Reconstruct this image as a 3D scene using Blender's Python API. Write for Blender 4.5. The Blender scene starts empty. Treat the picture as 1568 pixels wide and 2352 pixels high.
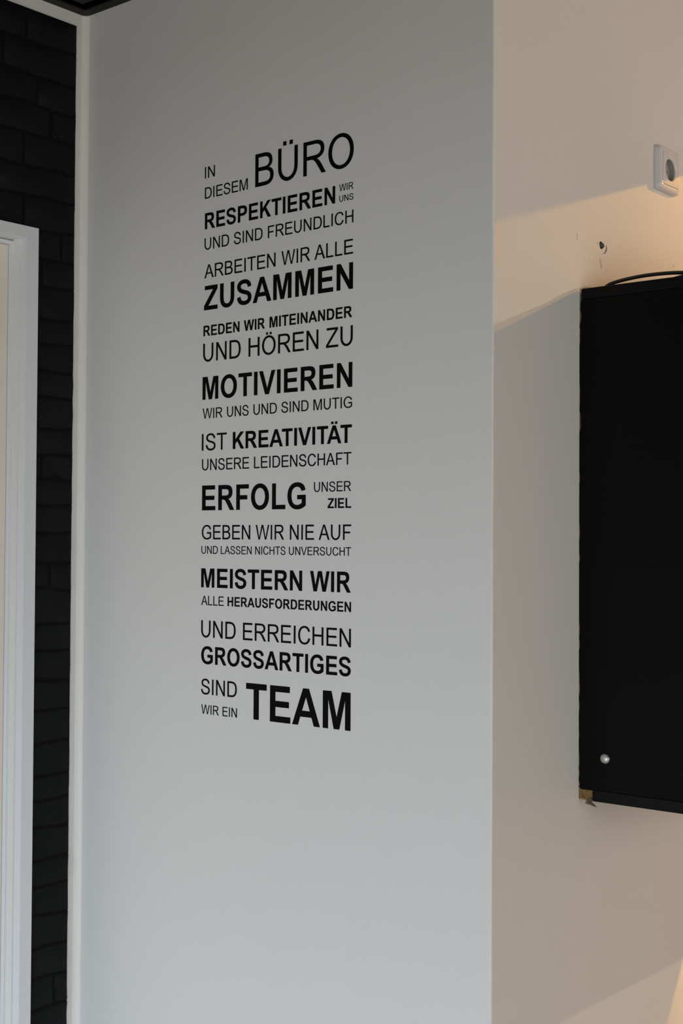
import bpy, bmesh, math, random
from mathutils import Vector, Matrix, noise
from mathutils.geometry import tessellate_polygon

SC = bpy.context.scene
COL = SC.collection
random.seed(7)

# ------------------------------------------------------------------ camera
CAM = Vector((2.058544, -1.693934, 1.5))
YAW, PIT, ROL, FPX = 0.69311, 0.02186, 0.0057, 3122.05
cd = bpy.data.cameras.new('camera')
cd.sensor_fit = 'VERTICAL'
cd.sensor_height = 36.0
cd.sensor_width = 24.0
cd.lens = FPX / 2352 * 36.0
cd.clip_start = 0.05
cam = bpy.data.objects.new('camera', cd)
COL.objects.link(cam)
fw = Vector((-math.sin(YAW) * math.cos(PIT), math.cos(YAW) * math.cos(PIT), math.sin(PIT)))
r0 = Vector((math.cos(YAW), math.sin(YAW), 0))
u0 = r0.cross(fw)
rr = math.cos(ROL) * r0 + math.sin(ROL) * u0
uu = rr.cross(fw)
cam.matrix_world = Matrix(((rr.x, uu.x, -fw.x, CAM.x), (rr.y, uu.y, -fw.y, CAM.y),
                           (rr.z, uu.z, -fw.z, CAM.z), (0, 0, 0, 1)))
cd.dof.use_dof = True
cd.dof.focus_distance = 2.28
cd.dof.aperture_fstop = 6.3
SC.camera = cam

# ------------------------------------------------------------------ light
L = 0.94277            # outer corner of the wall with the lettering
SC.view_settings.view_transform = 'Standard'
SC.view_settings.look = 'None'
SC.view_settings.gamma = 1.0
SC.view_settings.use_curve_mapping = False
SC.view_settings.exposure = 0.0
try:
    SC.cycles.use_denoising = True
    SC.cycles.max_bounces = 8
    SC.cycles.diffuse_bounces = 6
except Exception:
    pass
w = bpy.data.worlds.new('world'); SC.world = w
w.use_nodes = True
w.node_tree.nodes['Background'].inputs[0].default_value = (0.96, 0.98, 0.96, 1)
w.node_tree.nodes['Background'].inputs[1].default_value = 1.0


def lamp(name, kind, loc, energy, color, target=None, **kw):
    d = bpy.data.lights.new(name, kind)
    d.energy = energy; d.color = color
    for k, v in kw.items():
        setattr(d, k, v)
    o = bpy.data.objects.new(name, d); COL.objects.link(o)
    o.location = loc
    if target is not None:
        o.rotation_euler = (Vector(target) - Vector(loc)).to_track_quat('-Z', 'Y').to_euler()
    return o


# daylight through the two windows behind and beside the camera
lamp('side_window_daylight', 'AREA', (4.85, -0.6, 1.3), 27, (0.97, 1, 0.95), (2.2, -0.3, 0.2),
     shape='RECTANGLE', size=1.8, size_y=1.6)
# warm lamps on the ceiling of the kitchen part, right of the frame
lamp('ceiling_lamp_near_wall', 'POINT', (L + 0.40, 1.70, 2.5035), 50, (1, 0.47, 0.06), shadow_soft_size=0.008)
lamp('ceiling_lamp_far', 'POINT', (L + 1.78, 1.82, 2.47), 42, (1, 0.71, 0.53), shadow_soft_size=0.01)
lamp('warm_fill_lamp', 'POINT', (L + 0.45, 1.75, 1.15), 5, (1, 0.38, 0.09), shadow_soft_size=0.08)  # unseen fill added to warm the wall below the cupboard, no fixture
lamp('back_window_daylight', 'AREA', (1.2, -2.95, 0.62), 69, (0.7, 0.85, 1), (1.2, -2.35, -0.38),  # stands in for window light, placed low and tilted to brighten the wall's foot
     shape='RECTANGLE', size=2.0, size_y=1.1)
lamp('cupboard_spot', 'SPOT', (L + 0.040, 0.84, 1.07), 24, (1, 0.54, 0.12), (L + 0.040, 0.84, 0.0),
     shadow_soft_size=0.006, spot_size=math.radians(65.3), spot_blend=0.03)

# ------------------------------------------------------------------ materials
def principled(name, color, rough=0.6, metal=0.0, spec=0.5, coat=0.0):
    m = bpy.data.materials.new(name); m.use_nodes = True
    b = m.node_tree.nodes['Principled BSDF']
    b.inputs['Base Color'].default_value = (*color, 1)
    b.inputs['Roughness'].default_value = rough
    b.inputs['Metallic'].default_value = metal
    b.inputs['Specular IOR Level'].default_value = spec
    b.inputs['Coat Weight'].default_value = coat
    return m


def add_noise(m, scale, var, bump=0.0, dist=0.001, detail=4, bscale=None):
    """slight colour variation and fine relief from object coordinates"""
    nt = m.node_tree; N = nt.nodes; K = nt.links
    b = N['Principled BSDF']
    base = list(b.inputs['Base Color'].default_value)
    tc = N.new('ShaderNodeTexCoord')
    n = N.new('ShaderNodeTexNoise'); n.inputs['Scale'].default_value = scale; n.inputs['Detail'].default_value = detail
    K.new(tc.outputs['Object'], n.inputs['Vector'])
    r = N.new('ShaderNodeMapRange')
    r.inputs['From Min'].default_value = 0.3; r.inputs['From Max'].default_value = 0.7
    r.inputs['To Min'].default_value = 1 - var; r.inputs['To Max'].default_value = 1 + var
    K.new(n.outputs['Fac'], r.inputs['Value'])
    mx = N.new('ShaderNodeVectorMath'); mx.operation = 'SCALE'
    mx.inputs[0].default_value = base[:3]
    K.new(r.outputs['Result'], mx.inputs['Scale'])
    K.new(mx.outputs['Vector'], b.inputs['Base Color'])
    if bump:
        n2 = N.new('ShaderNodeTexNoise'); n2.inputs['Scale'].default_value = bscale or scale * 12
        n2.inputs['Detail'].default_value = 3
        K.new(tc.outputs['Object'], n2.inputs['Vector'])
        bp = N.new('ShaderNodeBump'); bp.inputs['Strength'].default_value = bump
        bp.inputs['Distance'].default_value = dist
        K.new(n2.outputs['Fac'], bp.inputs['Height']); K.new(bp.outputs['Normal'], b.inputs['Normal'])
    return m


M = {}
M['plaster'] = add_noise(principled('white_plaster', (0.76, 0.755, 0.74), 0.75, spec=0.25), 1.7, 0.012, 0.15, 0.0008, bscale=260)
M['caulk'] = principled('caulk', (0.84, 0.83, 0.79), 0.45, spec=0.4)  # lighter than the plaster: the corner highlight is put into its colour
M['black_paint'] = add_noise(principled('black_paint', (0.0060, 0.0067, 0.0073), 0.6, spec=0.12), 9, 0.25, 0.5, 0.002, bscale=60)
M['mortar'] = principled('black_mortar', (0.0055, 0.0058, 0.0062), 0.8, spec=0.08)
M['white_lacquer'] = add_noise(principled('white_lacquer', (0.74, 0.76, 0.80), 0.35, spec=0.4), 3, 0.01)
M['door_leaf'] = add_noise(principled('cream_door_leaf', (0.80, 0.74, 0.66), 0.4, spec=0.4), 3, 0.01)
M['seal'] = principled('grey_seal', (0.30, 0.32, 0.32), 0.7)
M['dark_ceiling'] = principled('dark_ceiling', (0.028, 0.025, 0.021), 0.6, spec=0.08)
M['dark_profile'] = principled('dark_profile', (0.024, 0.0235, 0.021), 0.55, spec=0.1)
M['void'] = principled('gap_shade_black', (0.002, 0.002, 0.002), 0.95, spec=0.0)  # shade inside the ceiling gap put into the colour
M['vinyl'] = principled('black_vinyl', (0.004, 0.0036, 0.0032), 0.6, spec=0.06)
M['laminate'] = add_noise(principled('black_laminate', (0.0028, 0.0028, 0.0028), 0.55, spec=0.07), 5, 0.15, 0.2, 0.0004, bscale=500)
M['edge_band'] = add_noise(principled('black_edge_band', (0.0040, 0.0040, 0.0042), 0.5, spec=0.10), 5, 0.15, 0.15, 0.0004, bscale=400)
M['chipboard'] = add_noise(principled('chipboard', (0.22, 0.135, 0.060), 0.9, spec=0.1), 260, 0.45, 0.8, 0.001, bscale=700)
M['chip_core'] = add_noise(principled('dark_chipboard', (0.16, 0.085, 0.045), 0.9, spec=0.1), 300, 0.4, 0.8, 0.001, bscale=700)
M['flap'] = add_noise(principled('torn_band', (0.11, 0.09, 0.06), 0.9, spec=0.1), 400, 0.6, 0.6, 0.0005, bscale=900)
M['screw'] = add_noise(principled('silver_cap', (0.46, 0.47, 0.44), 0.38, metal=0.75), 500, 0.25, 0.5, 0.0003, bscale=1200)
M['plastic'] = principled('white_plastic', (0.74, 0.73, 0.73), 0.09, spec=0.45)
M['plastic_shade'] = principled('shaded_white_plastic', (0.40, 0.385, 0.375), 0.4, spec=0.3)  # same white plastic, darkened to carry the shade inside the socket well
M['metal'] = principled('contact_metal', (0.6, 0.6, 0.58), 0.3, metal=1)
M['rubber'] = principled('black_cable', (0.012, 0.012, 0.011), 0.38, spec=0.45)
M['hole'] = add_noise(principled('drilled_hole', (0.26, 0.26, 0.24), 0.95, spec=0.05), 500, 0.7, 0.8, 0.001, bscale=900)
M['scuff'] = principled('scuff', (0.56, 0.51, 0.44), 0.9, spec=0.1)
M['scuff_red'] = principled('scuff_red', (0.62, 0.47, 0.40), 0.9, spec=0.1)
M['scar'] = principled('plaster_scar', (0.22, 0.25, 0.26), 0.9, spec=0.1)
M['wood_floor'] = add_noise(principled('oak_floor', (0.42, 0.33, 0.24), 0.5), 4, 0.2)
M['glass'] = principled('window_glass', (0.8, 0.85, 0.9), 0.05)


# ------------------------------------------------------------------ helpers
def link(o, parent=None):
    COL.objects.link(o)
    if parent is not None:
        o.parent = parent
    return o


def mesh_obj(name, verts, faces, mat, parent=None, smooth=False):
    me = bpy.data.meshes.new(name)
    me.from_pydata([tuple(v) for v in verts], [], faces)
    me.validate(); me.update()
    mats = mat if isinstance(mat, (list, tuple)) else [mat]
    for q in mats:
        me.materials.append(q)
    if smooth:
        for p in me.polygons:
            p.use_smooth = True
    return link(bpy.data.objects.new(name, me), parent)


def bm_obj(name, bm, mat, parent=None, smooth=False):
    bmesh.ops.recalc_face_normals(bm, faces=bm.faces)
    me = bpy.data.meshes.new(name); bm.to_mesh(me); bm.free()
    me.materials.append(mat)
    if smooth:
        for p in me.polygons:
            p.use_smooth = True
    return link(bpy.data.objects.new(name, me), parent)


def box_bm(x0, x1, y0, y1, z0, z1, bevel=0.0, seg=2, bm=None):
    bm2 = bmesh.new()
    vs = [bm2.verts.new((x, y, z)) for x in (x0, x1) for y in (y0, y1) for z in (z0, z1)]
    for f in ((0, 1, 3, 2), (4, 6, 7, 5), (0, 4, 5, 1), (2, 3, 7, 6), (0, 2, 6, 4), (1, 5, 7, 3)):
        bm2.faces.new([vs[i] for i in f])
    if bevel:
        bmesh.ops.bevel(bm2, geom=list(bm2.edges), offset=bevel, segments=seg, affect='EDGES', profile=0.5)
    if bm is None:
        return bm2
    me = bpy.data.meshes.new('tmp'); bm2.to_mesh(me); bm2.free(); bm.from_mesh(me); bpy.data.meshes.remove(me)
    return bm


def box(name, x0, x1, y0, y1, z0, z1, mat, parent=None, bevel=0.0, seg=2):
    return bm_obj(name, box_bm(x0, x1, y0, y1, z0, z1, bevel, seg), mat, parent)


def structure(o, **kw):
    o['kind'] = 'structure'
    for k, v in kw.items():
        o[k] = v
    return o


def empty(name, loc, label, cat, group=None):
    o = bpy.data.objects.new(name, None); o.empty_display_size = 0.05
    link(o); o.location = loc; o['label'] = label; o['category'] = cat
    if group: o['group'] = group
    return o


def at(o, root):
    """mesh built in world coordinates, parented to root"""
    o.parent = root
    o.location = -Vector(root.location)
    return o


def catmull(pts, n=10):
    P = [Vector(p) for p in pts]; P = [P[0] * 2 - P[1]] + P + [P[-1] * 2 - P[-2]]
    out = []
    for i in range(1, len(P) - 2):
        a, b, c, d = P[i - 1:i + 3]
        for k in range(n):
            t = k / n
            out.append(0.5 * ((2 * b) + (c - a) * t + (2 * a - 5 * b + 4 * c - d) * t * t + (3 * b - a - 3 * c + d) * t ** 3))
    out.append(P[-2]); return out


def tube(name, pts, rad, mat, parent=None, res=12):
    C_ = catmull(pts); v, f = [], []
    up = Vector((0, 0, 1))
    for i, p in enumerate(C_):
        t = (C_[min(i + 1, len(C_) - 1)] - C_[max(i - 1, 0)]).normalized()
        s = t.cross(up).normalized(); n = s.cross(t)
        for k in range(res):
            a = 2 * math.pi * k / res
            v.append(p + rad * (math.cos(a) * s + math.sin(a) * n))
    for i in range(len(C_) - 1):
        for k in range(res):
            q = (k + 1) % res
            f.append((i * res + k, i * res + q, (i + 1) * res + q, (i + 1) * res + k))
    f.append(tuple(range(res))[::-1]); m = (len(C_) - 1) * res; f.append(tuple(range(m, m + res)))
    return mesh_obj(name, v, f, mat, parent, smooth=True)


# ------------------------------------------------------------------ setting
ZC = 2.5156
XE, YB, YF = 5.0, -3.1, 3.6


def jit(z, seed, amp):
    return amp * noise.noise(Vector((seed * 3.7, 1.3, z * 9.0))) + 0.5 * amp * noise.noise(Vector((seed, 7.3, z * 31.0)))


# wall with the lettering and the wall with the cupboard meet in an outer corner
zs = [i * 0.02 for i in range(int(2.62 / 0.02) + 1)]
v, f = [], []
for z in zs:
    ex, ey = L + jit(z, 1, 0.0007), 0.0
    v += [(0, 0, z), (ex - 0.0022, ey, z), (ex - 0.0007, ey + 0.0006, z), (ex - 0.08, 0.08, z), (-0.12, 0.08, z)]
for i in range(len(zs) - 1):
    a, b = i * 5, i * 5 + 5
    for j in range(5):
        k = (j + 1) % 5
        f.append((a + j, a + k, b + k, b + j))
f.append((0, 1, 2, 3, 4)[::-1]); n_ = (len(zs) - 1) * 5; f.append(tuple(n_ + q for q in (0, 1, 2, 3, 4)))
wall_center = structure(mesh_obj('wall_center', v, f, M['plaster']))

# right wall: face x = L with a drilled hole
HY, HZ = 0.3276, 1.9992
hole = []
for i in range(14):
    a = 2 * math.pi * i / 14
    rj = 1 + 0.16 * math.sin(3 * a + 1.1) + 0.10 * math.sin(7 * a)
    hole.append((HY + 0.0085 * rj * math.cos(a), HZ + 0.0062 * rj * math.sin(a)))
outer = [(0.0006, 0.0)] + [(YF, 0.0), (YF, 2.62)]
edge = [(0.0006, z, L + jit(z, 1, 0.0007) - 0.0007) for z in zs[::-1]]
loop3 = [Vector((L, YF, 0)), Vector((L, YF, 2.62))] + [Vector((L, 0.0022, z)) for z in zs[::-1]]
hl3 = [Vector((L, y, z)) for y, z in hole]
tris = tessellate_polygon([[Vector((p.y, p.z, 0)) for p in loop3], [Vector((p.y, p.z, 0)) for p in hl3]])
v = list(loop3) + list(hl3); f = [tuple(t) for t in tris]
n0 = len(loop3); nh = len(hl3)
# strip round the outer corner
e0 = len(v)
for z in zs[::-1]:
    v.append(Vector((L + jit(z, 1, 0.0007) - 0.0007, 0.0006, z)))
for i in range(len(zs) - 1):
    f.append((2 + i, 2 + i + 1, e0 + i + 1, e0 + i))
# tube of the hole
e1 = len(v)
for y, z in hole:
    v.append(Vector((L - 0.016, HY + (y - HY) * 0.7, HZ + (z - HZ) * 0.7)))
fmat = [0] * len(f)
for i in range(nh):
    f.append((n0 + i, n0 + (i + 1) % nh, e1 + (i + 1) % nh, e1 + i)); fmat.append(1)
f.append(tuple(range(e1, e1 + nh))); fmat.append(1)
e2 = len(v)
v += [Vector((L - 0.08, 0.08, 0)), Vector((L - 0.08, YF, 0)), Vector((L - 0.08, YF, 2.62)), Vector((L - 0.08, 0.08, 2.62))]
f += [(e2, e2 + 1, e2 + 2, e2 + 3), (0, e2 + 1, e2 + 2, 1), (1, 2, e2 + 3, e2 + 2), (0, n0 - 1, e2, e2 + 1)]
fmat += [0] * 4
wall_right = structure(mesh_obj('wall_right', v, f, [M['plaster'], M['hole']]))
for p, k in zip(wall_right.data.polygons, fmat):
    p.material_index = k


def wall_patch(name, pts, th, mat, lab=None):
    """small flat flake lying on the right wall; pts = (y, z)"""
    vv = [(L + th, y, z) for y, z in pts] + [(L - 0.0005, y, z) for y, z in pts]
    n = len(pts)
    ff = [tuple(range(n))] + [(i, (i + 1) % n, n + (i + 1) % n, n + i) for i in range(n)]
    o = mesh_obj(name, vv, ff, mat, wall_right)
    if lab: o['label'] = lab
    return o


# scar left by a washer round the hole, smear and pencil marks below and beside it
arc = []
for i in range(13):
    a = math.radians(-80 + i * 9)
    arc.append((HY + 0.0015 + 0.0155 * math.cos(a), HZ - 0.0030 + 0.0110 * math.sin(a)))
for i in range(12, -1, -1):
    a = math.radians(-80 + i * 9); t = math.sin(math.pi * (i + 0.4) / 13)
    arc.append((HY + 0.0015 + (0.0155 - 0.0026 * t) * math.cos(a), HZ - 0.0030 + (0.0110 - 0.0019 * t) * math.sin(a)))
wall_patch('plaster_scar', arc, 0.0007, M['scar'], 'crescent-shaped dent in the plaster beside the drilled hole')
wall_patch('smear', [(0.3205, 1.9755), (0.3240, 1.9775), (0.3255, 1.9690), (0.3300, 1.9620), (0.3262, 1.9595), (0.3222, 1.9670)],
           0.00015, M['scuff'], 'grey-brown smear running down below the drilled hole')
wall_patch('pencil_mark', [(0.2450, 2.0040), (0.2470, 2.0042), (0.2476, 1.9930), (0.2458, 1.9925)], 0.00015, M['scuff_red'], 'faint reddish pencil mark')
wall_patch('wall_plug_nick', [(0.3090, 2.0022), (0.3165, 2.0002), (0.317, 1.9985), (0.3125, 2.0000)], 0.0002, M['scuff_red'], 'small red nick beside the drilled hole')
wall_patch('pencil_mark', [(0.5930, 2.0090), (0.5952, 2.0110), (0.5966, 2.0060), (0.5938, 2.0040)], 0.00015, M['scuff_red'], 'small reddish spot above the cupboard')

# left wall: white plaster, black brick field inside a white border, doorway
DX = 0.018                      # how far the casing stands proud
DY0, DY1 = -0.1478, -1.02       # clear opening of the casing
DZ = 2.0568
bm = bmesh.new()
bm = box_bm(-0.12, 0, DY0 - 0.004, 0.08, 0, 2.62, bm=bm)
bm = box_bm(-0.12, 0, YB, DY1 + 0.004, 0, 2.62, bm=bm)
bm = box_bm(-0.12, 0, DY1 + 0.004, DY0 - 0.004, DZ + 0.004, 2.62, bm=bm)
wall_left = structure(bm_obj('wall_left', bm, M['plaster']))
ZB, YBR = 2.4912, -0.0246
bm = bmesh.new()
bm = box_bm(0, 0.0025, -0.125, YBR - 0.001, 0, ZB - 0.001, bm=bm)
bm = box_bm(0, 0.0025, -1.04, -0.125, 2.08, ZB - 0.001, bm=bm)
bm = box_bm(0, 0.0025, -3.2, -1.04, 0, ZB - 0.001, bm=bm)
o = bm_obj('mortar_bed', bm, M['mortar'], wall_left); o['label'] = 'black painted joints between the bricks'


def brick_mesh(y0, y1, z0, z1, rnd, wav, into=None, zlo=0, zhi=0):
    """rough painted brick: uneven face, rounded arrises; y0 > y1 (towards the room)"""
    nx, nz = 4, 2
    vv, ff = [], []
    d = rnd.uniform(0.0045, 0.0070)
    g = 0.0045
    for ring in (0, 1):
        for j in range(nz + 1):
            for i in range(nx + 1):
                u, t = i / nx, j / nz
                y = y0 + (y1 - y0) * u
                z = z0 + (z1 - z0) * t
                edge = (i in (0, nx)), (j in (0, nz))
                if ring == 0:   # front face, inset
                    if edge[0]: y += -g if i == 0 else g
                    if edge[1]: z += g if j == 0 else -g
                    x = d + 0.0022 * noise.noise(Vector((y * 22, z * 30, wav))) - (0.0015 if (edge[0] or edge[1]) else 0)
                else:
                    x = 0.0015
                zl_ = zlo if j == 0 else (zhi if j == nz else (zlo + zhi) / 2)
                z += 0.0075 * noise.noise(Vector((y * 9, zl_ * 23, 5.5))) if 0.02 < zl_ < ZB - 0.02 else 0
                if i not in (0,) or not (abs(y0 - YBR) < 1e-6):
                    y += 0.003 * noise.noise(Vector((z * 40, wav, 3.3)))
                else:
                    y += 0.0016 * noise.noise(Vector((z * 55, 0.7, 3.3)))
                vv.append((x, y, z))
    W_ = nx + 1
    for j in range(nz):
        for i in range(nx):
            a = j * W_ + i
            ff.append((a, a + W_, a + W_ + 1, a + 1))
    rim = [i for i in range(W_)] + [j * W_ + nx for j in range(1, nz + 1)] + \
          [nz * W_ + i for i in range(nx - 1, -1, -1)] + [j * W_ for j in range(nz - 1, 0, -1)]
    off = W_ * (nz + 1)
    for a, b in zip(rim, rim[1:] + rim[:1]):
        ff.append((a, b, b + off, a + off))
    if into is not None:
        k = len(into[0]); into[0].extend(vv); into[1].extend(tuple(q + k for q in q_) for q_ in ff)
        return
    o = mesh_obj('brick', vv, ff, M['black_paint'], wall_left, smooth=True)
    return o


rnd = random.Random(11)
z = 0.0
far = ([], [])
row = 0
while z < ZB - 0.012:
    h = rnd.choice((0.046, 0.052, 0.058, 0.064))
    z1 = min(z + h, ZB)
    if ZB - z1 < 0.02: z1 = ZB
    # spans of this course outside the doorway
    spans = [(YBR, -3.1)]
    if z1 > 2.062 and z < 2.09:
        pass
    y = YBR
    first = rnd.uniform(0.03, 0.21)
    while y > -3.0:
        ln = first if y == YBR else rnd.uniform(0.16, 0.23)
        yn = y - ln
        y1 = yn
        g = 0.0015
        a, b = (y if y == YBR else y - g), y1 + g
        parts = [(a, b)]
        if z < 2.084:              # keep clear of the door casing
            parts = []
            if a > -0.122: parts.append((a, max(b, -0.122)))
            if b < -1.045: parts.append((min(a, -1.045), b))
        for (pa, pb) in parts:
            if pa - pb < 0.008: continue
            zz0 = z + 0.0012
            if z < 2.084 < z1 and pb < -0.13: zz0 = 2.095
            if z1 - 0.0012 - zz0 < 0.012: continue
            if pb > -0.75 and (z > 0.5 or True) and pa > -0.7:
                brick_mesh(pa, pb, zz0, z1 - 0.0012, rnd, rnd.uniform(0, 50), None, z, z1)
            else:
                brick_mesh(pa, pb, zz0, z1 - 0.0012, rnd, rnd.uniform(0, 50), far, z, z1)
        y = yn
    z = z1; row += 1
o = mesh_obj('distant_bricks', far[0], far[1], M['black_paint'], wall_left, smooth=True); o['kind'] = 'stuff'
# painter's caulk rounding out the inner corner
v, f = [], []
cs = [(0, -0.0105), (0.0016, -0.0066), (0.0040, -0.0036), (0.0070, -0.0014), (0.0110, 0)]
zz = [0, 0.6, 1.2, 1.8, ZC]
for z in zz:
    for (x, y) in cs: v.append((x, y, z))
for i in range(len(zz) - 1):
    for j in range(len(cs) - 1):
        f.append((i * 5 + j, i * 5 + j + 1, i * 5 + j + 6, i * 5 + j + 5))
structure(mesh_obj('trim_1', v, f, M['caulk'], smooth=True), label='rounded white corner filler between brick wall and lettered wall')

# doorway with stepped steel frame
door = empty('door_1', (0, -0.58, 0), 'x', 'x')
del door['label']; del door['category']
structure(door, label='white steel door frame in the black brick wall')


def ring_prism(name, y_out, y_in, z_out, z_in, x0, x1, mat, parent, bev=0.0015):
    """U-shaped frame (two jambs and a head), all in one moulding"""
    ya, yb = y_out, DY0 + DY1 - y_out     # mirror for the far jamb
    yc, yd = y_in, DY0 + DY1 - y_in
    pts = [(ya, 0), (ya, z_out), (yb, z_out), (yb, 0), (yd, 0), (yd, z_in), (yc, z_in), (yc, 0)]
    bm = bmesh.new()
    A = [bm.verts.new((x1, y, z)) for y, z in pts]
    B = [bm.verts.new((x0, y, z)) for y, z in pts]
    quads = [(0, 1, 6, 7), (1, 2, 5, 6), (2, 3, 4, 5)]
    for q in quads:
        bm.faces.new([A[i] for i in q]); bm.faces.new([B[i] for i in q][::-1])
    for i in range(8):
        j = (i + 1) % 8
        bm.faces.new((A[i], A[j], B[j], B[i]))
    if bev:
        ed = [e for e in bm.edges if len(e.link_faces) == 2 and e.calc_face_angle(0) > 1]
        bmesh.ops.bevel(bm, geom=ed, offset=bev, segments=3, affect='EDGES', profile=0.5)
    return at(bm_obj(name, bm, mat, None, smooth=False), parent)


ring_prism('casing', -0.1215, DY0, 2.0785, DZ, 0.0005, DX, M['white_lacquer'], door, 0.0012)
ring_prism('jamb', -0.1450, DY0, 2.0590, DZ, -0.040, 0.0005, M['white_lacquer'], door, 0.0)
ring_prism('seal', DY0 - 0.0001, DY0 - 0.0028, DZ - 0.0001, DZ - 0.0028, -0.040, -0.0175, M['seal'], door, 0)['label'] = 'grey rubber seal in the rebate'
ring_prism('door_stop', DY0 - 0.0028, DY0 - 0.0085, DZ - 0.0028, DZ - 0.0085, -0.040, -0.0165, M['white_lacquer'], door, 0.002)
lf = at(box('door_leaf', -0.072, -0.0255, DY1 + 0.0088, DY0 - 0.0087, 0.008, DZ - 0.0087, M['door_leaf'], None, 0.002), door)
lf['label'] = 'cream door leaf'
bm = bmesh.new()
bmesh.ops.create_cone(bm, cap_ends=True, segments=20, radius1=0.009, radius2=0.009, depth=0.045)
bmesh.ops.rotate(bm, verts=bm.verts, matrix=Matrix.Rotation(math.pi / 2, 3, 'Y'))
bmesh.ops.translate(bm, verts=bm.verts, vec=(-0.004, -0.94, 1.05))
bm = box_bm(0.012, 0.026, -0.95, -0.82, 1.04, 1.06, 0.004, bm=bm)
hd = at(bm_obj('door_handle', bm, M['metal'], None), door)

# floor, ceiling, other walls
structure(box('floor', -0.12, XE, YB, YF, -0.1, 0, M['wood_floor']))
cl = structure(box('ceiling', -0.12, XE, YB, YF, 2.56, 2.62, M['void']))
G0, G1 = 0.0217, 0.0455
bm = bmesh.new()
bm = box_bm(G1, XE - 0.001, YB + 0.001, -G1, ZC, 2.56, bm=bm)
bm = box_bm(L + G1, XE - 0.001, -G1, YF - 0.001, ZC, 2.56, bm=bm)
bm2 = box_bm(0.0002, 0.0015, YB + 0.001, -0.0002, ZC + 0.003, 2.56)  # black strips over the white wall stand in for the gap's shade
bm2 = box_bm(0.0015, L + 0.0015, -0.0015, -0.0002, ZC + 0.003, 2.56, bm=bm2)
bm2 = box_bm(L + 0.0002, L + 0.0015, -0.0002, YF - 0.001, ZC + 0.003, 2.56, bm=bm2)
bm_obj('gap_liner', bm2, M['void'], cl)['label'] = 'black liner added so the gap between edge profile and ceiling panel reads dark'
bm_obj('ceiling_panel', bm, M['dark_ceiling'], cl)['label'] = 'dark grey-brown ceiling panel'


def profile(name, x0, x1, y0, y1):
    bm = box_bm(x0, x1, y0, y1, ZC, ZC + 0.003)
    return bm


bm = box_bm(0.0002, G0, YB, -0.0002, ZC, ZC + 0.003)
bm = box_bm(G0, L + G0, -G0, -0.0002, ZC, ZC + 0.003, bm=bm)
bm = box_bm(L + 0.0002, L + G0, -0.0002, YF, ZC, ZC + 0.003, bm=bm)
structure(bm_obj('trim_2', bm, M['dark_profile']), label='dark edge profile running round the ceiling shadow gap')
bm = box_bm(-0.12, 0.15, YB - 0.12, YB, 0, 2.62)
bm = box_bm(3.25, XE, YB - 0.12, YB, 0, 2.62, bm=bm)
bm = box_bm(0.15, 3.25, YB - 0.12, YB, 2.15, 2.62, bm=bm)
bm = box_bm(0.15, 3.25, YB - 0.12, YB, 0, 0.15, bm=bm)
structure(bm_obj('wall_back', bm, M['plaster']))
bm = box_bm(XE, XE + 0.12, YB - 0.12, YF, 0, 0.5)
bm = box_bm(XE, XE + 0.12, YB - 0.12, YF, 2.1, 2.62, bm=bm)
bm = box_bm(XE, XE + 0.12, YB - 0.12, -1.6, 0.5, 2.1, bm=bm)
bm = box_bm(XE, XE + 0.12, 0.4, YF, 0.5, 2.1, bm=bm)
structure(bm_obj('wall_far_right', bm, M['plaster']))
structure(box('wall_far_back', L - 0.08, XE + 0.12, YF, YF + 0.12, 0, 2.62, M['plaster']))


def window(name, axis, a0, a1, z0, z1, pos):
    w = empty(name, (0, 0, 0), 'x', 'x'); del w['label']; del w['category']; structure(w)
    t, d = 0.06, 0.05
    def bx(nm, p0, p1, q0, q1):
        if axis == 'y': o = box(nm, p0, p1, pos, pos + d, q0, q1, M['white_lacquer'], w, 0.004)
        else: o = box(nm, pos, pos + d, p0, p1, q0, q1, M['white_lacquer'], w, 0.004)
        return o
    bx('frame', a0, a0 + t, z0, z1); bx('frame', a1 - t, a1, z0, z1)
    bx('frame', a0 + t, a1 - t, z0, z0 + t); bx('frame', a0 + t, a1 - t, z1 - t, z1)
    bx('mullion', (a0 + a1) / 2 - 0.03, (a0 + a1) / 2 + 0.03, z0 + t, z1 - t)
    return w


window('window_1', 'y', 0.15, 3.25, 0.15, 2.15, YB - 0.09)
window('window_2', 'x', -1.6, 0.4, 0.5, 2.1, XE + 0.03)

# unseen board added under the ceiling to cut off the near lamp's upper light
v = []
YD = 0.80
zl = lambda x: 1.989 + 0.315 * YD - 0.0525 * (x - L)
v = [(L, YD, zl(L)), (L + 0.205, YD, zl(L + 0.205)), (L + 0.205, YD, ZC), (L, YD, ZC)]
v += [(x, y + 0.02, z) for x, y, z in v]
structure(mesh_obj('lamp_shield', v, [(0, 1, 2, 3), (7, 6, 5, 4), (0, 4, 5, 1), (1, 5, 6, 2), (2, 6, 7, 3), (3, 7, 4, 0)], M['plaster']),
          label='white board added under the ceiling to cut the near lamp off the upper wall')

# ------------------------------------------------------------------ wall cupboard
YC, ZT, ZO = 0.254, 1.9150, 1.0850
YCE, XO, BT = 0.8705, L + 0.337, 0.0185
cup = empty('wall_cupboard', (L, YC, ZO), 'black wall cupboard with chipped edges, hung on the cream wall at right', 'cupboard')


def x_in(z, t=0):
    return L + 0.0006 + 0.0035 * max(0.0, (z - 1.85) / 0.065) ** 1.5


def lip(name, z0, z1, y0, y1, x0, x1, mat, bev, parent=cup):
    return at(box(name, x0, x1, y0, y1, z0, z1, mat, None, bev, 3), parent)


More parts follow.
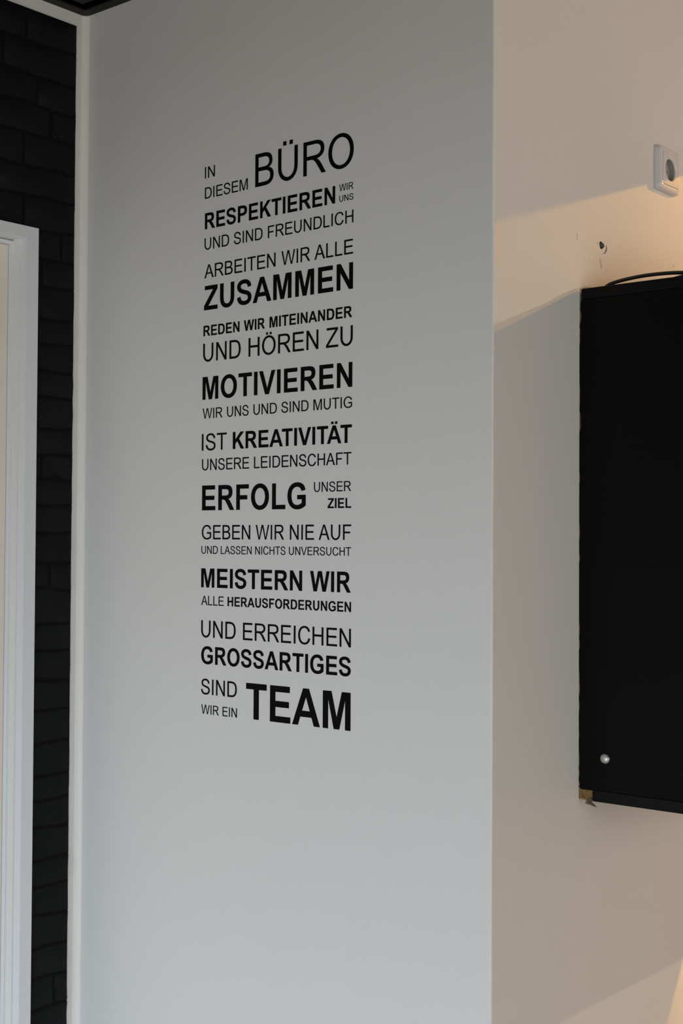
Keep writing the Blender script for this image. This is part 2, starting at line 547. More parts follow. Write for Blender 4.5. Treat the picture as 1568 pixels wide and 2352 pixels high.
# side panel with a nibbled wall-side edge
rn = random.Random(3)
zsn = [ZO + BT + 0.0006 + (ZT - ZO - 2 * BT - 0.0012) * i / 150 for i in range(151)]
front, nib = [], []
bites = [(1.868, 0.010, 0.0026), (1.846, 0.006, 0.0016), (1.832, 0.007, 0.0014), (1.74, 0.02, 0.0012), (1.700, 0.016, 0.0022), (1.690, 0.006, 0.0036),
         (1.605, 0.01, 0.0012), (1.52, 0.012, 0.0013), (1.475, 0.006, 0.0018), (1.36, 0.012, 0.0012), (1.335, 0.008, 0.0016), (1.28, 0.01, 0.0013),
         (1.262, 0.009, 0.0020), (1.236, 0.007, 0.0015), (1.19, 0.005, 0.001), (1.150, 0.012, 0.0014), (1.128, 0.006, 0.0016), (1.110, 0.004, 0.0026)]
for z in zsn:
    b = 0.0
    for (zc, hw, dp) in bites:
        if abs(z - zc) < hw: b = max(b, dp * (1 - ((z - zc) / hw) ** 2) ** 0.5)
    b *= 0.9 + 0.5 * noise.noise(Vector((0, 0, z * 420)))
    b += 0.0003 * abs(noise.noise(Vector((0, 0, z * 300))))
    nib.append(max(0.0, b))
v, f = [], []
for z, b in zip(zsn, nib):
    xa = x_in(z)
    v += [(xa + b, YC, z), (XO, YC, z), (XO, YC + 0.018, z), (xa + 0.0002, YC + 0.018, z), (xa, YC + 0.0007 + b * 0.35, z)]
for i in range(len(zsn) - 1):
    a, b = i * 5, i * 5 + 5
    for j in range(5):
        k = (j + 1) % 5
        f.append((a + j, a + k, b + k, b + j))
f.append((4, 3, 2, 1, 0)); n_ = (len(zsn) - 1) * 5; f.append(tuple(n_ + q for q in range(5)))
sp = at(mesh_obj('side_panel', v, f, [M['laminate'], M['chipboard']]), cup)
for k, p in enumerate(sp.data.polygons):
    if k < 5 * (len(zsn) - 1) and k % 5 in (3, 4): p.material_index = 1
o = at(box('side_panel', L + 0.0006, XO, YCE - 0.018, YCE, ZO + BT, ZT - BT, M['laminate'], None, 0.0008), cup)
lip('top_panel', ZT - BT, ZT, YC - 0.0004, YCE, L + 0.0028, XO + 0.018, M['edge_band'], 0.0024)
lip('bottom_panel', ZO, ZO + BT, YC + 0.0300, YCE, L + 0.0006, XO + 0.018, M['edge_band'], 0.0015)
# its front strip: black band peeled off at the wall end
o = lip('edge_band', ZO, ZO + BT, YC - 0.0004, YC + 0.0302, L + 0.0255, XO + 0.018, M['edge_band'], 0.0012)
o = lip('bare_edge', ZO + 0.0008, ZO + BT - 0.0012, YC + 0.0006, YC + 0.0299, L + 0.0006, L + 0.0253, M['chipboard'], 0.0008)
o['label'] = 'bare chipboard end where the black edging has peeled off'
lip('back_panel', ZO + BT, ZT - 0.0015, YC + 0.0185, YCE - 0.0185, L + 0.0006, L + 0.0026, M['laminate'], 0)
lip('shelf', 1.49, 1.508, YC + 0.0182, YCE - 0.0182, L + 0.0062, XO - 0.02, M['laminate'], 0.001)
for k in range(2):
    ya = YC + 0.001 + k * 0.301
    d = lip('door', ZO + BT + 0.002, ZT - BT - 0.002, ya, ya + 0.298, XO + 0.0002, XO + 0.018, M['laminate'], 0.0015)
    yk = ya + (0.27 if k == 0 else 0.03)
    bm = bmesh.new(); bmesh.ops.create_uvsphere(bm, u_segments=16, v_segments=10, radius=0.012)
    bmesh.ops.translate(bm, verts=bm.verts, vec=(XO + 0.034, yk, 1.15))
    bmesh.ops.create_cone(bm, cap_ends=True, segments=12, radius1=0.005, radius2=0.005, depth=0.02,
                          matrix=Matrix.Translation((XO + 0.025, yk, 1.15)) @ Matrix.Rotation(math.pi / 2, 4, 'Y'))
    kn = bm_obj('knob', bm, M['screw'], d, smooth=True)
# torn flap of edging
fl = [(L + x, YC - 0.0016 - 0.0008 * k, z) for k, (x, z) in enumerate(((0.0219, 1.0922), (0.0251, 1.0902), (0.0267, 1.0841), (0.0355, 1.0777), (0.0307, 1.0782)))]
fl += [(L + x, YC - 0.0044 + 0.0008 * k, z) for k, (x, z) in enumerate(((0.0243, 1.0800), (0.0179, 1.0801), (0.0139, 1.0810), (0.0163, 1.0870)))]
v = fl + [(x, y + 0.0006, z) for x, y, z in fl]
n_ = len(fl)
f = [tuple(range(n_)), tuple(range(2 * n_ - 1, n_ - 1, -1))] + [(i, (i + 1) % n_, n_ + (i + 1) % n_, n_ + i) for i in range(n_)]
at(mesh_obj('torn_edging', v, f, M['flap']), cup)['label'] = 'torn scrap of edging hanging below the corner'
# domed screw cap
bm = bmesh.new()
bmesh.ops.create_uvsphere(bm, u_segments=28, v_segments=14, radius=1.0)
bmesh.ops.delete(bm, geom=[q for q in bm.verts if q.co.z < -0.01], context='VERTS')
bmesh.ops.scale(bm, verts=bm.verts, vec=(0.0084, 0.0078, 0.0038))
bmesh.ops.rotate(bm, verts=bm.verts, matrix=Matrix.Rotation(math.pi / 2, 3, 'X'))
bmesh.ops.translate(bm, verts=bm.verts, vec=(0.9908, YC - 0.0001, 1.1555))
at(bm_obj('screw_cap', bm, M['screw'], None, smooth=True), cup)['label'] = 'silver domed screw cap near the lower corner'

# cable lying on the cupboard
y0 = YC + 0.055
pts = [(L + 0.150, y0 + 0.17, 1.9183), (L + 0.090, y0 + 0.12, 1.9183), (L + 0.040, y0 + 0.05, 1.9184), (L + 0.012, y0 + 0.014, 1.9210), (L + 0.0230, y0, 1.9268),
       (L + 0.0480, y0, 1.9318), (L + 0.0880, y0, 1.9346), (L + 0.1300, y0, 1.9336), (L + 0.1650, y0, 1.9300),
       (L + 0.205, y0 + 0.01, 1.9250), (L + 0.245, y0 + 0.05, 1.9205), (L + 0.270, y0 + 0.12, 1.9183), (L + 0.280, y0 + 0.25, 1.9183), (L + 0.270, y0 + 0.45, 1.9183)]
cb = empty('cable', (1.05, y0, ZT), 'black cable arching over the top of the black wall cupboard', 'cable')
at(tube('cable_run', pts, 0.0031, M['rubber']), cb)
pts = [(XO - 0.02, y0 + 0.05, 1.9183), (1.20, y0 + 0.012, 1.9235), (1.13, y0 - 0.006, 1.9262), (1.10, y0 - 0.012, 1.9225), (1.07, y0 - 0.004, 1.9184), (1.05, y0 + 0.03, 1.9183), (1.06, y0 + 0.1, 1.9183), (1.12, y0 + 0.2, 1.9183)]
at(tube('cable_loop', pts, 0.0031, M['rubber']), cb)

# ------------------------------------------------------------------ socket
SY0, SY1, SZ0, SZ1 = 0.5188, 0.5988, 2.1345, 2.2130
sk = empty('wall_socket', (L, SY0, SZ0), 'white square wall socket high on the cream wall, above the cupboard', 'socket')
CY, CZ = (SY0 + SY1) / 2, (SZ0 + SZ1) / 2
N_ = 48
XF = L + 0.0122


def sq_pt(a, h, r):
    """point at angle a on a rounded square of half size h, corner radius r"""
    c, s = math.cos(a), math.sin(a)
    k = h / max(abs(c), abs(s))
    y, z = c * k, s * k
    i_ = h - r
    if abs(y) > i_ and abs(z) > i_:
        cy, cz = math.copysign(i_, y), math.copysign(i_, z)
        dy, dz = y - cy, z - cz; l = math.hypot(dy, dz) or 1
        y, z = cy + dy / l * r, cz + dz / l * r
    return y, z


def rings_mesh(name, rings, mat, parent, cap=False, smooth=True):
    v, f = [], []
    for (x, kind, h, r) in rings:
        for i in range(N_):
            a = 2 * math.pi * i / N_ + math.pi / 4
            y, z = sq_pt(a, h, r) if kind == 's' else (h * math.cos(a), h * math.sin(a))
            v.append((x, CY + y, CZ + z))
    for k in range(len(rings) - 1):
        for i in range(N_):
            j = (i + 1) % N_
            f.append((k * N_ + i, k * N_ + j, (k + 1) * N_ + j, (k + 1) * N_ + i))
    if cap: f.append(tuple(range((len(rings) - 1) * N_, len(rings) * N_)))
    return at(mesh_obj(name, v, f, mat, None, smooth=smooth), parent)


H_ = 0.040
fr = [(L + 0.0002, 's', H_, 0.003), (L + 0.0040, 's', H_, 0.003)]
for k in range(1, 7):
    a = math.pi / 2 * k / 6
    fr.append((L + 0.0040 + 0.0072 * math.sin(a), 's', H_ - 0.0062 * (1 - math.cos(a)), 0.003))
fr += [(L + 0.0113, 's', 0.0302, 0.002), (L + 0.0111, 's', 0.0298, 0.002), (L + 0.0060, 's', 0.0297, 0.002)]
rings_mesh('cover_frame', fr, M['plastic'], sk)
R_ = 0.0192
ins = rings_mesh('insert', [(L + 0.0060, 's', 0.0292, 0.0015), (XF - 0.0007, 's', 0.0292, 0.0015), (XF - 0.0002, 's', 0.0289, 0.0015), (XF, 's', 0.0283, 0.0015),
                            (XF, 'c', R_ + 0.0024, 0), (XF - 0.0003, 'c', R_ + 0.0014, 0), (XF - 0.0009, 'c', R_ + 0.0006, 0), (XF - 0.0016, 'c', R_ + 0.0002, 0), (XF - 0.0024, 'c', R_, 0)], M['plastic'], sk, smooth=True)
ins.data.polygons.foreach_set('use_smooth', [not (3 * N_ <= i < 4 * N_) for i in range(len(ins.data.polygons))])
well = rings_mesh('socket_well', [(XF - 0.0024, 'c', R_, 0), (XF - 0.0115, 'c', R_ * 0.97, 0)], M['plastic_shade'], sk, cap=True, smooth=False)
for s in (-1, 1):
    bm = box_bm(XF - 0.0113, XF - 0.0085, CY - 0.0035, CY + 0.0035, CZ + s * 0.0168 - 0.0022, CZ + s * 0.0168 + 0.0022, 0.0004)
    at(bm_obj('earth_clip', bm, M['metal'], None), sk)
    bm = bmesh.new()
    bmesh.ops.create_cone(bm, cap_ends=True, segments=16, radius1=0.0026, radius2=0.0026, depth=0.001)
    bmesh.ops.rotate(bm, verts=bm.verts, matrix=Matrix.Rotation(math.pi / 2, 3, 'Y'))
    bmesh.ops.translate(bm, verts=bm.verts, vec=(XF - 0.0110, CY + s * 0.0095, CZ))
    at(bm_obj('pin_hole', bm, M['seal'], None), sk)


# ------------------------------------------------------------------ lamp bodies beyond the right edge
def disc(name, x, y, z0, z1, r, label):
    bm = bmesh.new()
    bmesh.ops.create_cone(bm, cap_ends=True, segments=28, radius1=r, radius2=r * 0.9, depth=z1 - z0)
    bmesh.ops.translate(bm, verts=bm.verts, vec=(0, 0, (z0 + z1) / 2 - z1))
    o = bm_obj(name, bm, M['metal']); o.location = (x, y, z1)
    o['label'] = label; o['category'] = 'lamp'
    return o


disc('ceiling_spotlight', L + 0.40, 1.70, ZC - 0.006, ZC, 0.03, 'small round ceiling spotlight close to the cream wall')
disc('ceiling_spotlight', L + 1.78, 1.82, ZC - 0.008, ZC, 0.045, 'round ceiling spotlight farther out from the cream wall')
disc('cupboard_light', L + 0.040, 0.84, ZO - 0.007, ZO - 0.0001, 0.022, 'small round light under the black wall cupboard')

# ------------------------------------------------------------------ lettering
# glyph outlines in units of 1/2048 em, cap height 1466; light and bold cut


def bez(p0, p1, p2, p3, n=8):
    out = []
    for i in range(1, n + 1):
        t = i / n; s = 1 - t
        out.append((s**3 * p0[0] + 3 * s * s * t * p1[0] + 3 * s * t * t * p2[0] + t**3 * p3[0],
                    s**3 * p0[1] + 3 * s * s * t * p1[1] + 3 * s * t * t * p2[1] + t**3 * p3[1]))
    return out


def path(start, *segs):
    """segs: ('l', p) straight, ('c', c1, c2, p) cubic"""
    pts = [start]
    for s in segs:
        if s[0] == 'l': pts.append(s[1])
        else: pts += bez(pts[-1], s[1], s[2], s[3])
    return pts


def oval(x0, x1, y0, y1, k=0.56):
    cx, cy = (x0 + x1) / 2, (y0 + y1) / 2; a, b = (x1 - x0) / 2, (y1 - y0) / 2
    return path((x1, cy), ('c', (x1, cy + k * b), (cx + k * a, y1), (cx, y1)), ('c', (cx - k * a, y1), (x0, cy + k * b), (x0, cy)),
                ('c', (x0, cy - k * b), (cx - k * a, y0), (cx, y0)), ('c', (cx + k * a, y0), (x1, cy - k * b), (x1, cy)))[:-1]


def rect(x0, x1, y0, y1):
    return [(x0, y0), (x1, y0), (x1, y1), (x0, y1)]


def pen(center, wx, wy):
    """outline of a centre line drawn with an elliptical pen (wx across stems, wy across bars)"""
    n = len(center); Lf, Rt = [], []
    for i, (x, y) in enumerate(center):
        a = center[max(0, i - 1)]; b = center[min(n - 1, i + 1)]
        tx, ty = b[0] - a[0], b[1] - a[1]; l = math.hypot(tx, ty) or 1
        nx, ny = -ty / l, tx / l
        # support of the ellipse in direction n
        q = math.hypot(nx * wx / 2, ny * wy / 2) or 1
        ox, oy = nx * q, ny * q
        Lf.append((x + ox, y + oy)); Rt.append((x - ox, y - oy))
    return Lf + Rt[::-1]


def glyph(ch, bold):
    S, B = (296, 248) if bold else (192, 170)     # stem, bar
    U = []
    base = {'Ä': 'A', 'Ö': 'O', 'Ü': 'U'}.get(ch)
    if base:
        U, adv = glyph(base, bold)
        cx = {'A': 740 if bold else 683, 'O': 798 if bold else 797, 'U': 738 if bold else 736}[base]
        d = 245 if bold else 195; gp = 150 if bold else 180
        y0, y1 = (1572, 1785) if bold else (1553, 1738)
        U = U + [[rect(cx - gp / 2 - d, cx - gp / 2, y0, y1)], [rect(cx + gp / 2, cx + gp / 2 + d, y0, y1)]]
        return U, adv
    H = 1466
    if ch == 'I':
        x = 140 if bold else 190
        return [[rect(x, x + S, 0, H)]], 569
    if ch == 'E':
        x, r = (150, 1256) if bold else (162, 1257)
        m0 = 607 if bold else 672; mr = r - (68 if bold else 72)
        mb = m0 + B
        return [[[(x, 0), (r + (12 if not bold else 12), 0), (r + 12, B), (x + S, B), (x + S, m0), (mr, m0), (mr, mb), (x + S, mb),
                  (x + S, H - B), (r - 22, H - B), (r - 22, H), (x, H)]]], 1366
    if ch == 'F':
        x, r = (151, 1157) if bold else (168, 1157)
        m0 = 595 if bold else 625; mb = m0 + B
        return [[[(x, 0), (x + S, 0), (x + S, m0), (r - 120, m0), (r - 120, mb), (x + S, mb), (x + S, H - B), (r, H - B), (r, H), (x, H)]]], 1251
    if ch == 'L':
        x, r = (157, 1184) if bold else (150, 1066)
        return [[[(x, 0), (r, 0), (r, B), (x + S, B), (x + S, H), (x, H)]]], (1251 if bold else 1139)
    if ch == 'T':
        c = 627; h_ = 580
        return [[[(c - S / 2, 0), (c + S / 2, 0), (c + S / 2, H - B), (c + h_, H - B), (c + h_, H), (c - h_, H), (c - h_, H - B), (c - S / 2, H - B)]]], 1251
    if ch == 'H':
        x, r = (149, 1331) if bold else (164, 1315)
        m0 = 607 if bold else 691; m1 = m0 + (282 if bold else 173)
        m1 = m0 + B + (20 if bold else 0)
        return [[[(x, 0), (x + S, 0), (x + S, m0), (r - S, m0), (r - S, 0), (r, 0), (r, H), (r - S, H), (r - S, m1), (x + S, m1), (x + S, H), (x, H)]]], 1479
    if ch == 'N':
        x, r = (152, 1326) if bold else (156, 1311)
        s = S - 22 if bold else 186
        d = 282 if bold else 199
        iy = 478 if bold else 316
        return [[[(x, 0), (x + s, 0), (x + s, 956 if bold else 1151), (r - d, 0), (r, 0), (r, H), (r - s, H), (r - s, 487 if bold else 315), (x + d + 6, H), (x, H)]]], 1479
    if ch == 'M':
        if bold:
            return [[[(145, 0), (420, 0), (420, 1154), (711, 0), (996, 0), (1288, 1154), (1288, 0), (1563, 0), (1563, H), (1119, H), (856, 466), (590, H), (145, H)]]], 1706
        return [[[(152, 0), (339, 0), (339, 1248), (763, 0), (938, 0), (1364, 1227), (1364, 0), (1551, 0), (1551, H), (1290, H), (858, 230), (444, H), (152, H)]]], 1706
    if ch == 'V':
        if bold:
            return [[[(523, 0), (839, 0), (1364, H), (1043, H), (691, 381), (322, H), (-1, H)]]], 1366
        return [[[(577, 0), (777, 0), (1347, H), (1147, H), (677, 166), (218, H), (9, H)]]], 1366
    if ch == 'W':
        if bold:
            return [[[(352, 0), (683, 0), (959, 1098), (1236, 0), (1561, 0), (1926, H), (1620, H), (1399, 441), (1157, H), (788, H), (537, 459), (316, H), (6, H)]]], 1933
        return [[[(414, 0), (606, 0), (964, 1259), (1323, 0), (1506, 0), (1912, H), (1716, H), (1416, 190), (1076, H), (850, H), (516, 190), (220, H), (20, H)]]], 1933
    if ch == 'Z':
        if bold:
            return [[[(46, 0), (1194, 0), (1194, B), (418, B), (1183, 1241), (1183, H), (104, H), (104, H - B), (805, H - B), (46, 263)]]], 1251
        return [[[(41, 0), (1202, 0), (1202, 173), (264, 173), (1176, 1316), (1176, H), (94, H), (94, H - 173), (925, H - 173), (41, 180)]]], 1251
    if ch == 'K':
        if bold:
            return [[[(153, 0), (449, 0), (449, 443), (670, 669), (1084, 0), (1467, 0), (874, 876), (1433, H), (1035, H), (449, 816), (449, H), (153, H)]]], 1479
        return [[[(150, 0), (344, 0), (344, 508), (585, 743), (1103, 0), (1359, 0), (721, 880), (1334, H), (1071, H), (344, 739), (344, H), (150, H)]]], 1366
    if ch == 'A':
        if bold:
            return [[[(0, 0), (314, 0), (434, 333), (1034, 333), (1157, 0), (1479, 0), (892, H), (579, H)], [(530, 580), (735, 1124), (944, 580)]]], 1479
        return [[[(-3, 0), (203, 0), (364, 444), (974, 444), (1145, 0), (1369, 0), (769, H), (558, H)], [(420, 602), (661, 1290), (915, 602)]]], 1366
    if ch == 'O':
        if bold:
            return [[oval(88, 1507, -25, 1491, 0.58), oval(394, 1201, 228, 1238, 0.58)]], 1593
        return [[oval(97, 1497, -25, 1491, 0.575), oval(299, 1295, 143, 1325, 0.575)]], 1593
    if ch == 'D':
        if bold:
            o_ = path((148, H), ('l', (148, 0)), ('l', (705, 0)), ('c', (1150, 0), (1386, 210), (1386, 733)), ('c', (1386, 1270), (1130, H), (689, H)))
            i_ = path((444, 1218), ('l', (444, 247)), ('l', (665, 247)), ('c', (965, 247), (1080, 360), (1080, 733)), ('c', (1080, 1120), (960, 1218), (640, 1218)))
            return [[o_, i_]], 1479
        o_ = path((158, H), ('l', (158, 0)), ('l', (687, 0)), ('c', (1130, 0), (1381, 230), (1381, 741)), ('c', (1381, 1230), (1120, H), (663, H)))
        i_ = path((352, 1293), ('l', (352, 173)), ('l', (665, 173)), ('c', (1030, 173), (1181, 320), (1181, 744)), ('c', (1181, 1160), (1000, 1293), (660, 1293)))
        return [[o_, i_]], 1479
    if ch == 'P':
        if bold:
            o_ = path((149, 0), ('l', (445, 0)), ('l', (445, 553)), ('l', (640, 553)), ('c', (1090, 553), (1270, 700), (1270, 1013)), ('c', (1270, 1340), (1080, H), (624, H)), ('l', (149, H)))
            i_ = path((445, 801), ('l', (610, 801)), ('c', (850, 801), (965, 850), (965, 1010)), ('c', (965, 1180), (840, 1218), (590, 1218)), ('l', (445, 1218)))
        else:
            o_ = path((158, 0), ('l', (352, 0)), ('l', (352, 596)), ('l', (727, 596)), ('c', (1120, 596), (1277, 770), (1277, 1041)), ('c', (1277, 1350), (1070, H), (711, H)), ('l', (158, H)))
            i_ = path((352, 769), ('l', (730, 769)), ('c', (990, 769), (1077, 870), (1077, 1035)), ('c', (1077, 1230), (960, 1293), (726, 1293)), ('l', (352, 1293)))
        return [[o_, i_]], 1366
    if ch == 'R':
        if bold:
            o_ = path((150, 0), ('l', (446, 0)), ('l', (446, 612)), ('l', (506, 612)), ('c', (700, 612), (720, 560), (830, 405)), ('l', (1108, 0)), ('l', (1462, 0)),
                      ('l', (1283, 286)), ('c', (1170, 470), (1110, 575), (976, 649)), ('c', (1200, 690), (1314, 830), (1314, 1055)), ('c', (1314, 1370), (1120, H), (773, H)), ('l', (150, H)))
            i_ = path((446, 846), ('l', (665, 846)), ('c', (910, 846), (1008, 880), (1008, 1038)), ('c', (1008, 1200), (890, 1218), (677, 1218)), ('l', (446, 1218)))
        else:
            o_ = path((161, 0), ('l', (355, 0)), ('l', (355, 651)), ('l', (580, 651)), ('c', (760, 651), (830, 560), (1000, 305)), ('l', (1200, 0)), ('l', (1444, 0)),
                      ('l', (1189, 399)), ('c', (1100, 535), (1030, 620), (930, 664)), ('c', (1200, 700), (1348, 850), (1348, 1066)), ('c', (1348, 1370), (1120, H), (811, H)), ('l', (161, H)))
            i_ = path((355, 819), ('l', (772, 819)), ('c', (1010, 819), (1148, 890), (1148, 1066)), ('c', (1148, 1220), (1030, 1304), (818, 1304)), ('l', (355, 1304)))
        return [[o_, i_]], 1479
    if ch == 'B':
        o_ = path((150, 0), ('l', (712, 0)), ('c', (1080, 0), (1259, 170), (1259, 425)), ('c', (1259, 620), (1150, 740), (977, 780)),
                  ('c', (1110, 840), (1181, 940), (1181, 1084)), ('c', (1181, 1340), (1010, H), (700, H)), ('l', (150, H)))
        i1 = path((344, 850), ('l', (661, 850)), ('c', (890, 850), (992, 920), (992, 1068)), ('c', (992, 1230), (880, 1293), (637, 1293)), ('l', (344, 1293)))
        i2 = path((344, 173), ('l', (709, 173)), ('c', (940, 173), (1058, 250), (1058, 427)), ('c', (1058, 600), (920, 677), (683, 677)), ('l', (344, 677)))
        return [[o_, i1, i2]], 1366
    if ch == 'U':
        x, r = (147, 1329) if bold else (161, 1311)
        cx = (x + r) / 2
        c = path((x + S / 2, H), ('l', (x + S / 2, 620)), ('c', (x + S / 2, 210), (cx - 190, -25 + B / 2), (cx, -25 + B / 2)),
                 ('c', (cx + 190, -25 + B / 2), (r - S / 2, 210), (r - S / 2, 620)), ('l', (r - S / 2, H)))
        return [[pen(c, S, B)]], 1479
    if ch == 'C':
        if bold:
            o_ = path((1087, 539), ('l', (1374, 448)), ('c', (1280, 110), (1080, -25), (777, -25)), ('c', (370, -25), (95, 250), (95, 721)), ('c', (95, 1220), (370, 1491), (793, 1491)),
                      ('c', (1110, 1491), (1300, 1330), (1367, 1060)), ('l', (1074, 990)), ('c', (1035, 1150), (930, 1238), (778, 1238)), ('c', (560, 1238), (401, 1090), (401, 739)),
                      ('c', (401, 370), (550, 228), (772, 228)), ('c', (940, 228), (1045, 330), (1087, 539)))
        else:
            o_ = path((1204, 514), ('l', (1398, 465)), ('c', (1310, 140), (1090, -25), (787, -25)), ('c', (340, -25), (102, 280), (102, 744)), ('c', (102, 1230), (400, 1491), (790, 1491)),
                      ('c', (1090, 1491), (1290, 1330), (1368, 1054)), ('l', (1177, 1009)), ('c', (1110, 1220), (980, 1326), (786, 1326)), ('c', (470, 1326), (302, 1090), (302, 745)),
                      ('c', (302, 370), (470, 140), (771, 140)), ('c', (1000, 140), (1150, 270), (1204, 514)))
        return [[o_[:-1]]], 1479
    if ch == 'G':
        if bold:
            o_ = path((831, 539), ('l', (831, 786)), ('l', (1469, 786)), ('l', (1469, 202)), ('c', (1330, 70), (1080, -25), (847, -25)), ('c', (390, -25), (89, 260), (89, 740)),
                      ('c', (89, 1200), (390, 1491), (820, 1491)), ('c', (1180, 1491), (1390, 1340), (1443, 1054)), ('l', (1149, 999)), ('c', (1110, 1150), (990, 1238), (820, 1238)),
                      ('c', (560, 1238), (394, 1080), (394, 752)), ('c', (394, 400), (560, 225), (817, 225)), ('c', (950, 225), (1070, 270), (1172, 353)), ('l', (1172, 539)))
        else:
            o_ = path((844, 575), ('l', (844, 747)), ('l', (1465, 748)), ('l', (1465, 204)), ('c', (1290, 60), (1080, -25), (857, -25)), ('c', (400, -25), (109, 260), (109, 725)),
                      ('c', (109, 1200), (400, 1491), (843, 1491)), ('c', (1160, 1491), (1370, 1340), (1435, 1054)), ('l', (1260, 1006)), ('c', (1200, 1210), (1060, 1328), (843, 1328)),
                      ('c', (500, 1328), (309, 1100), (309, 734)), ('c', (309, 350), (520, 144), (850, 144)), ('c', (1010, 144), (1180, 210), (1275, 302)), ('l', (1275, 575)))
        return [[o_]], 1593
    if ch == 'S':
        if bold:
            w_ = 292; h_ = 245
            c = path((222, 470), ('c', (262, 190), (440, -25 + h_ / 2), (692, -25 + h_ / 2)), ('c', (960, -25 + h_ / 2), (1115, 230), (1115, 410)),
                     ('c', (1115, 660), (860, 690), (670, 745)), ('c', (420, 820), (235, 880), (235, 1085)), ('c', (235, 1260), (420, 1491 - h_ / 2), (660, 1491 - h_ / 2)),
                     ('c', (900, 1491 - h_ / 2), (1080, 1270), (1095, 1030)))
        else:
            w_ = 192; h_ = 168
            c = path((185, 480), ('c', (215, 180), (420, -25 + h_ / 2), (712, -25 + h_ / 2)), ('c', (980, -25 + h_ / 2), (1165, 200), (1165, 400)),
                     ('c', (1165, 660), (900, 700), (680, 755)), ('c', (430, 815), (240, 890), (240, 1095)), ('c', (240, 1290), (430, 1491 - h_ / 2), (670, 1491 - h_ / 2)),
                     ('c', (930, 1491 - h_ / 2), (1100, 1270), (1118, 1035)))
        return [[pen(c, w_, h_)]], 1366
    raise KeyError(ch)


TH = 0.0004
_meshes = {}


def letter_mesh(ch, bold):
    key = (ch, bold)
    if key in _meshes: return _meshes[key]
    G, adv = glyph(ch, bold)
    v, f = [], []
    xs = []
    for loops in G:
        ls = [[Vector((x, y, 0)) for x, y in lp] for lp in loops]
        # make outlines run one way
        flat = [p for lp in ls for p in lp]
        tr = tessellate_polygon(ls)
        st = len(v); n = len(flat)
        v += [(p.x, -1.0, p.y) for p in flat] + [(p.x, 0.0, p.y) for p in flat]
        for t in tr:
            a, b, c = [flat[i] for i in t]
            if (b - a).cross(c - a).z < 0: t = (t[0], t[2], t[1])
            f.append(tuple(st + i for i in t))
        k = 0
        for lp in ls:
            m = len(lp)
            ar = sum(lp[i].x * lp[(i + 1) % m].y - lp[(i + 1) % m].x * lp[i].y for i in range(m))
            inner = lp is not ls[0]
            for i in range(m):
                a, b = st + k + i, st + k + (i + 1) % m
                q = (a, a + n, b + n, b)
                if (ar < 0) != inner: q = q[::-1]
                f.append(q)
            k += m
        xs += [p.x for p in flat]
    me = bpy.data.meshes.new('letter'); me.from_pydata(v, [], f); me.update()
    me.materials.append(M['vinyl'])
    _meshes[key] = (me, min(xs), max(xs), adv)
    return _meshes[key]


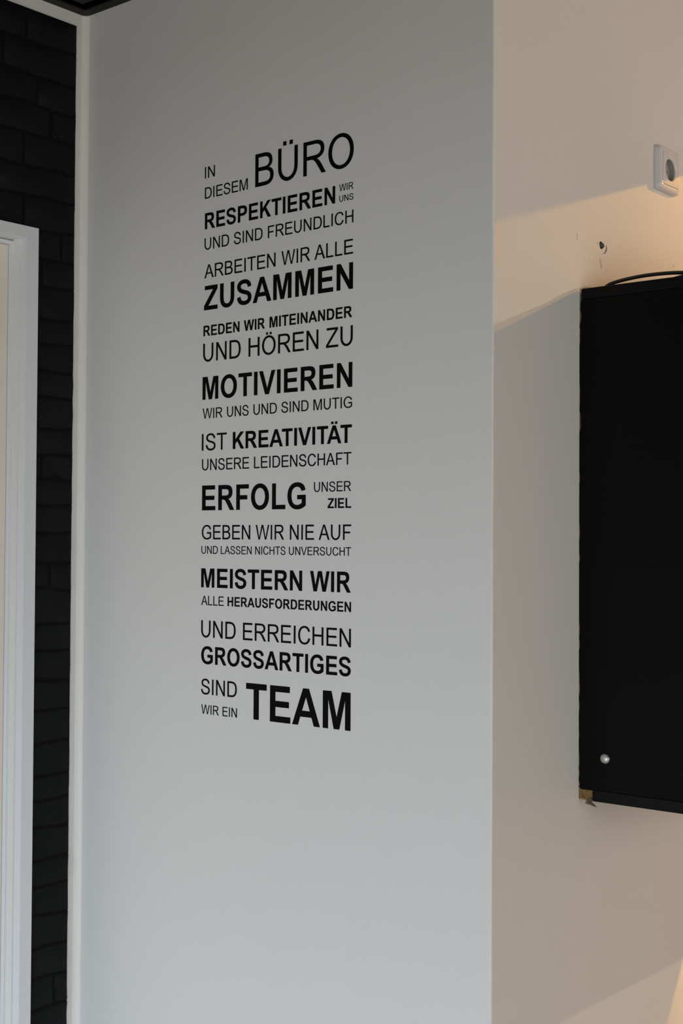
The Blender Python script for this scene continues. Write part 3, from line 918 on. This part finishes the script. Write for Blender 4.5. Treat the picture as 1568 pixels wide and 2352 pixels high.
KERN = {('A', 'V'): -152, ('V', 'A'): -152, ('A', 'T'): -152, ('T', 'A'): -152, ('T', 'Ä'): -152, ('Ä', 'T'): -152, ('F', 'T'): 0, ('L', 'T'): -152, ('A', 'U'): 0}
WORDS = [
    ('IN', 0, 0.3314, 0.3563, 2.1448, 0.0204),
    ('DIESEM', 0, 0.3318, 0.4368, 2.1083, 0.0199),
    ('BÜRO', 0, 0.4546, 0.6733, 2.109, 0.0568),
    ('RESPEKTIEREN', 1, 0.3324, 0.6344, 2.0536, 0.0288),
    ('WIR', 0, 0.6431, 0.6728, 2.0714, 0.0115),
    ('UNS', 0, 0.6434, 0.6729, 2.0541, 0.0104),
    ('UND', 0, 0.3319, 0.3927, 2.0167, 0.021),
    ('SIND', 0, 0.4044, 0.4727, 2.0167, 0.021),
    ('FREUNDLICH', 0, 0.4852, 0.6732, 2.0167, 0.021),
    ('ARBEITEN', 0, 0.3322, 0.5032, 1.9661, 0.0241),
    ('WIR', 0, 0.5168, 0.5808, 1.9661, 0.0241),
    ('ALLE', 0, 0.5905, 0.673, 1.9661, 0.0241),
    ('ZUSAMMEN', 1, 0.3319, 0.6731, 1.9091, 0.0432),
    ('REDEN', 1, 0.331, 0.4195, 1.863, 0.0186),
    ('WIR', 1, 0.4301, 0.4796, 1.863, 0.0186),
    ('MITEINANDER', 1, 0.4904, 0.6718, 1.863, 0.0186),
    ('UND', 0, 0.3306, 0.4227, 1.8175, 0.0324),
    ('HÖREN', 0, 0.4416, 0.6001, 1.8175, 0.0324),
    ('ZU', 0, 0.6167, 0.6733, 1.8175, 0.0324),
    ('MOTIVIEREN', 1, 0.3298, 0.6728, 1.7501, 0.0404),
    ('WIR', 0, 0.3306, 0.3796, 1.7164, 0.0183),
    ('UNS', 0, 0.3908, 0.4427, 1.7164, 0.0183),
    ('UND', 0, 0.4542, 0.5084, 1.7164, 0.0183),
    ('SIND', 0, 0.5188, 0.5795, 1.7164, 0.0183),
    ('MUTIG', 0, 0.5903, 0.6726, 1.7164, 0.0183),
    ('IST', 0, 0.3291, 0.3905, 1.6598, 0.0297),
    ('KREATIVITÄT', 1, 0.4055, 0.6725, 1.6598, 0.0297),
    ('UNSERE', 0, 0.3299, 0.4447, 1.6247, 0.0201),
    ('LEIDENSCHAFT', 0, 0.4565, 0.6718, 1.6247, 0.0201),
    ('ERFOLG', 1, 0.3308, 0.5746, 1.554, 0.0439),
    ('UNSER', 0, 0.5926, 0.6714, 1.5816, 0.0164),
    ('ZIEL', 1, 0.6223, 0.6719, 1.5545, 0.0163),
    ('GEBEN', 0, 0.3309, 0.4486, 1.5028, 0.0251),
    ('WIR', 0, 0.4615, 0.5267, 1.5028, 0.0251),
    ('NIE', 0, 0.5399, 0.5933, 1.5028, 0.0251),
    ('AUF', 0, 0.6034, 0.6722, 1.5028, 0.0251),
    ('UND', 0, 0.3301, 0.3708, 1.4773, 0.0139),
    ('LASSEN', 0, 0.3782, 0.4522, 1.4773, 0.0139),
    ('NICHTS', 0, 0.4607, 0.5302, 1.4773, 0.0139),
    ('UNVERSUCHT', 0, 0.5381, 0.6722, 1.4773, 0.0139),
    ('MEISTERN', 1, 0.3301, 0.5678, 1.418, 0.0336),
    ('WIR', 1, 0.5853, 0.672, 1.418, 0.0336),
    ('ALLE', 0, 0.3308, 0.3863, 1.3868, 0.0164),
    ('HERAUSFORDERUNGEN', 1, 0.3957, 0.6728, 1.3868, 0.0164),
    ('UND', 0, 0.3311, 0.4156, 1.3301, 0.0299),
    ('ERREICHEN', 0, 0.4332, 0.6729, 1.3301, 0.0299),
    ('GROSSARTIGES', 1, 0.3316, 0.673, 1.2834, 0.031),
    ('SIND', 0, 0.332, 0.4195, 1.23, 0.0272),
    ('WIR', 0, 0.333, 0.3761, 1.1956, 0.0163),
    ('EIN', 0, 0.3855, 0.4201, 1.1956, 0.0163),
    ('TEAM', 1, 0.4416, 0.673, 1.1963, 0.0611),
]
decal = empty('wall_lettering', (0.33, 0, 1.195), 'tall column of black German lettering on the white wall, from BÜRO down to TEAM', 'wall lettering')
for (wd, bold, xl, xr, zb, hh) in WORDS:
    we = bpy.data.objects.new('word', None); we.empty_display_size = 0.01
    link(we, decal); we.location = Vector((xl, 0, zb)) - Vector(decal.location)
    we['label'] = '%s black word %s' % ('bold' if bold else 'thin', wd)
    data = [letter_mesh(c, bool(bold)) for c in wd]
    pos, x = [], 0.0
    for i, (me, mn, mx, adv) in enumerate(data):
        if i: x += KERN.get((wd[i - 1], wd[i]), 0)
        pos.append(x); x += adv
    ink0 = pos[0] + data[0][1]; ink1 = pos[-1] + data[-1][2]
    sx = (xr - xl) / (ink1 - ink0); sz = hh / 1466.0
    for (me, mn, mx, adv), p in zip(data, pos):
        o = bpy.data.objects.new('letter', me); link(o, we)
        o.location = ((p - ink0) * sx, -0.00005, 0)
        o.scale = (sx, TH, sz)
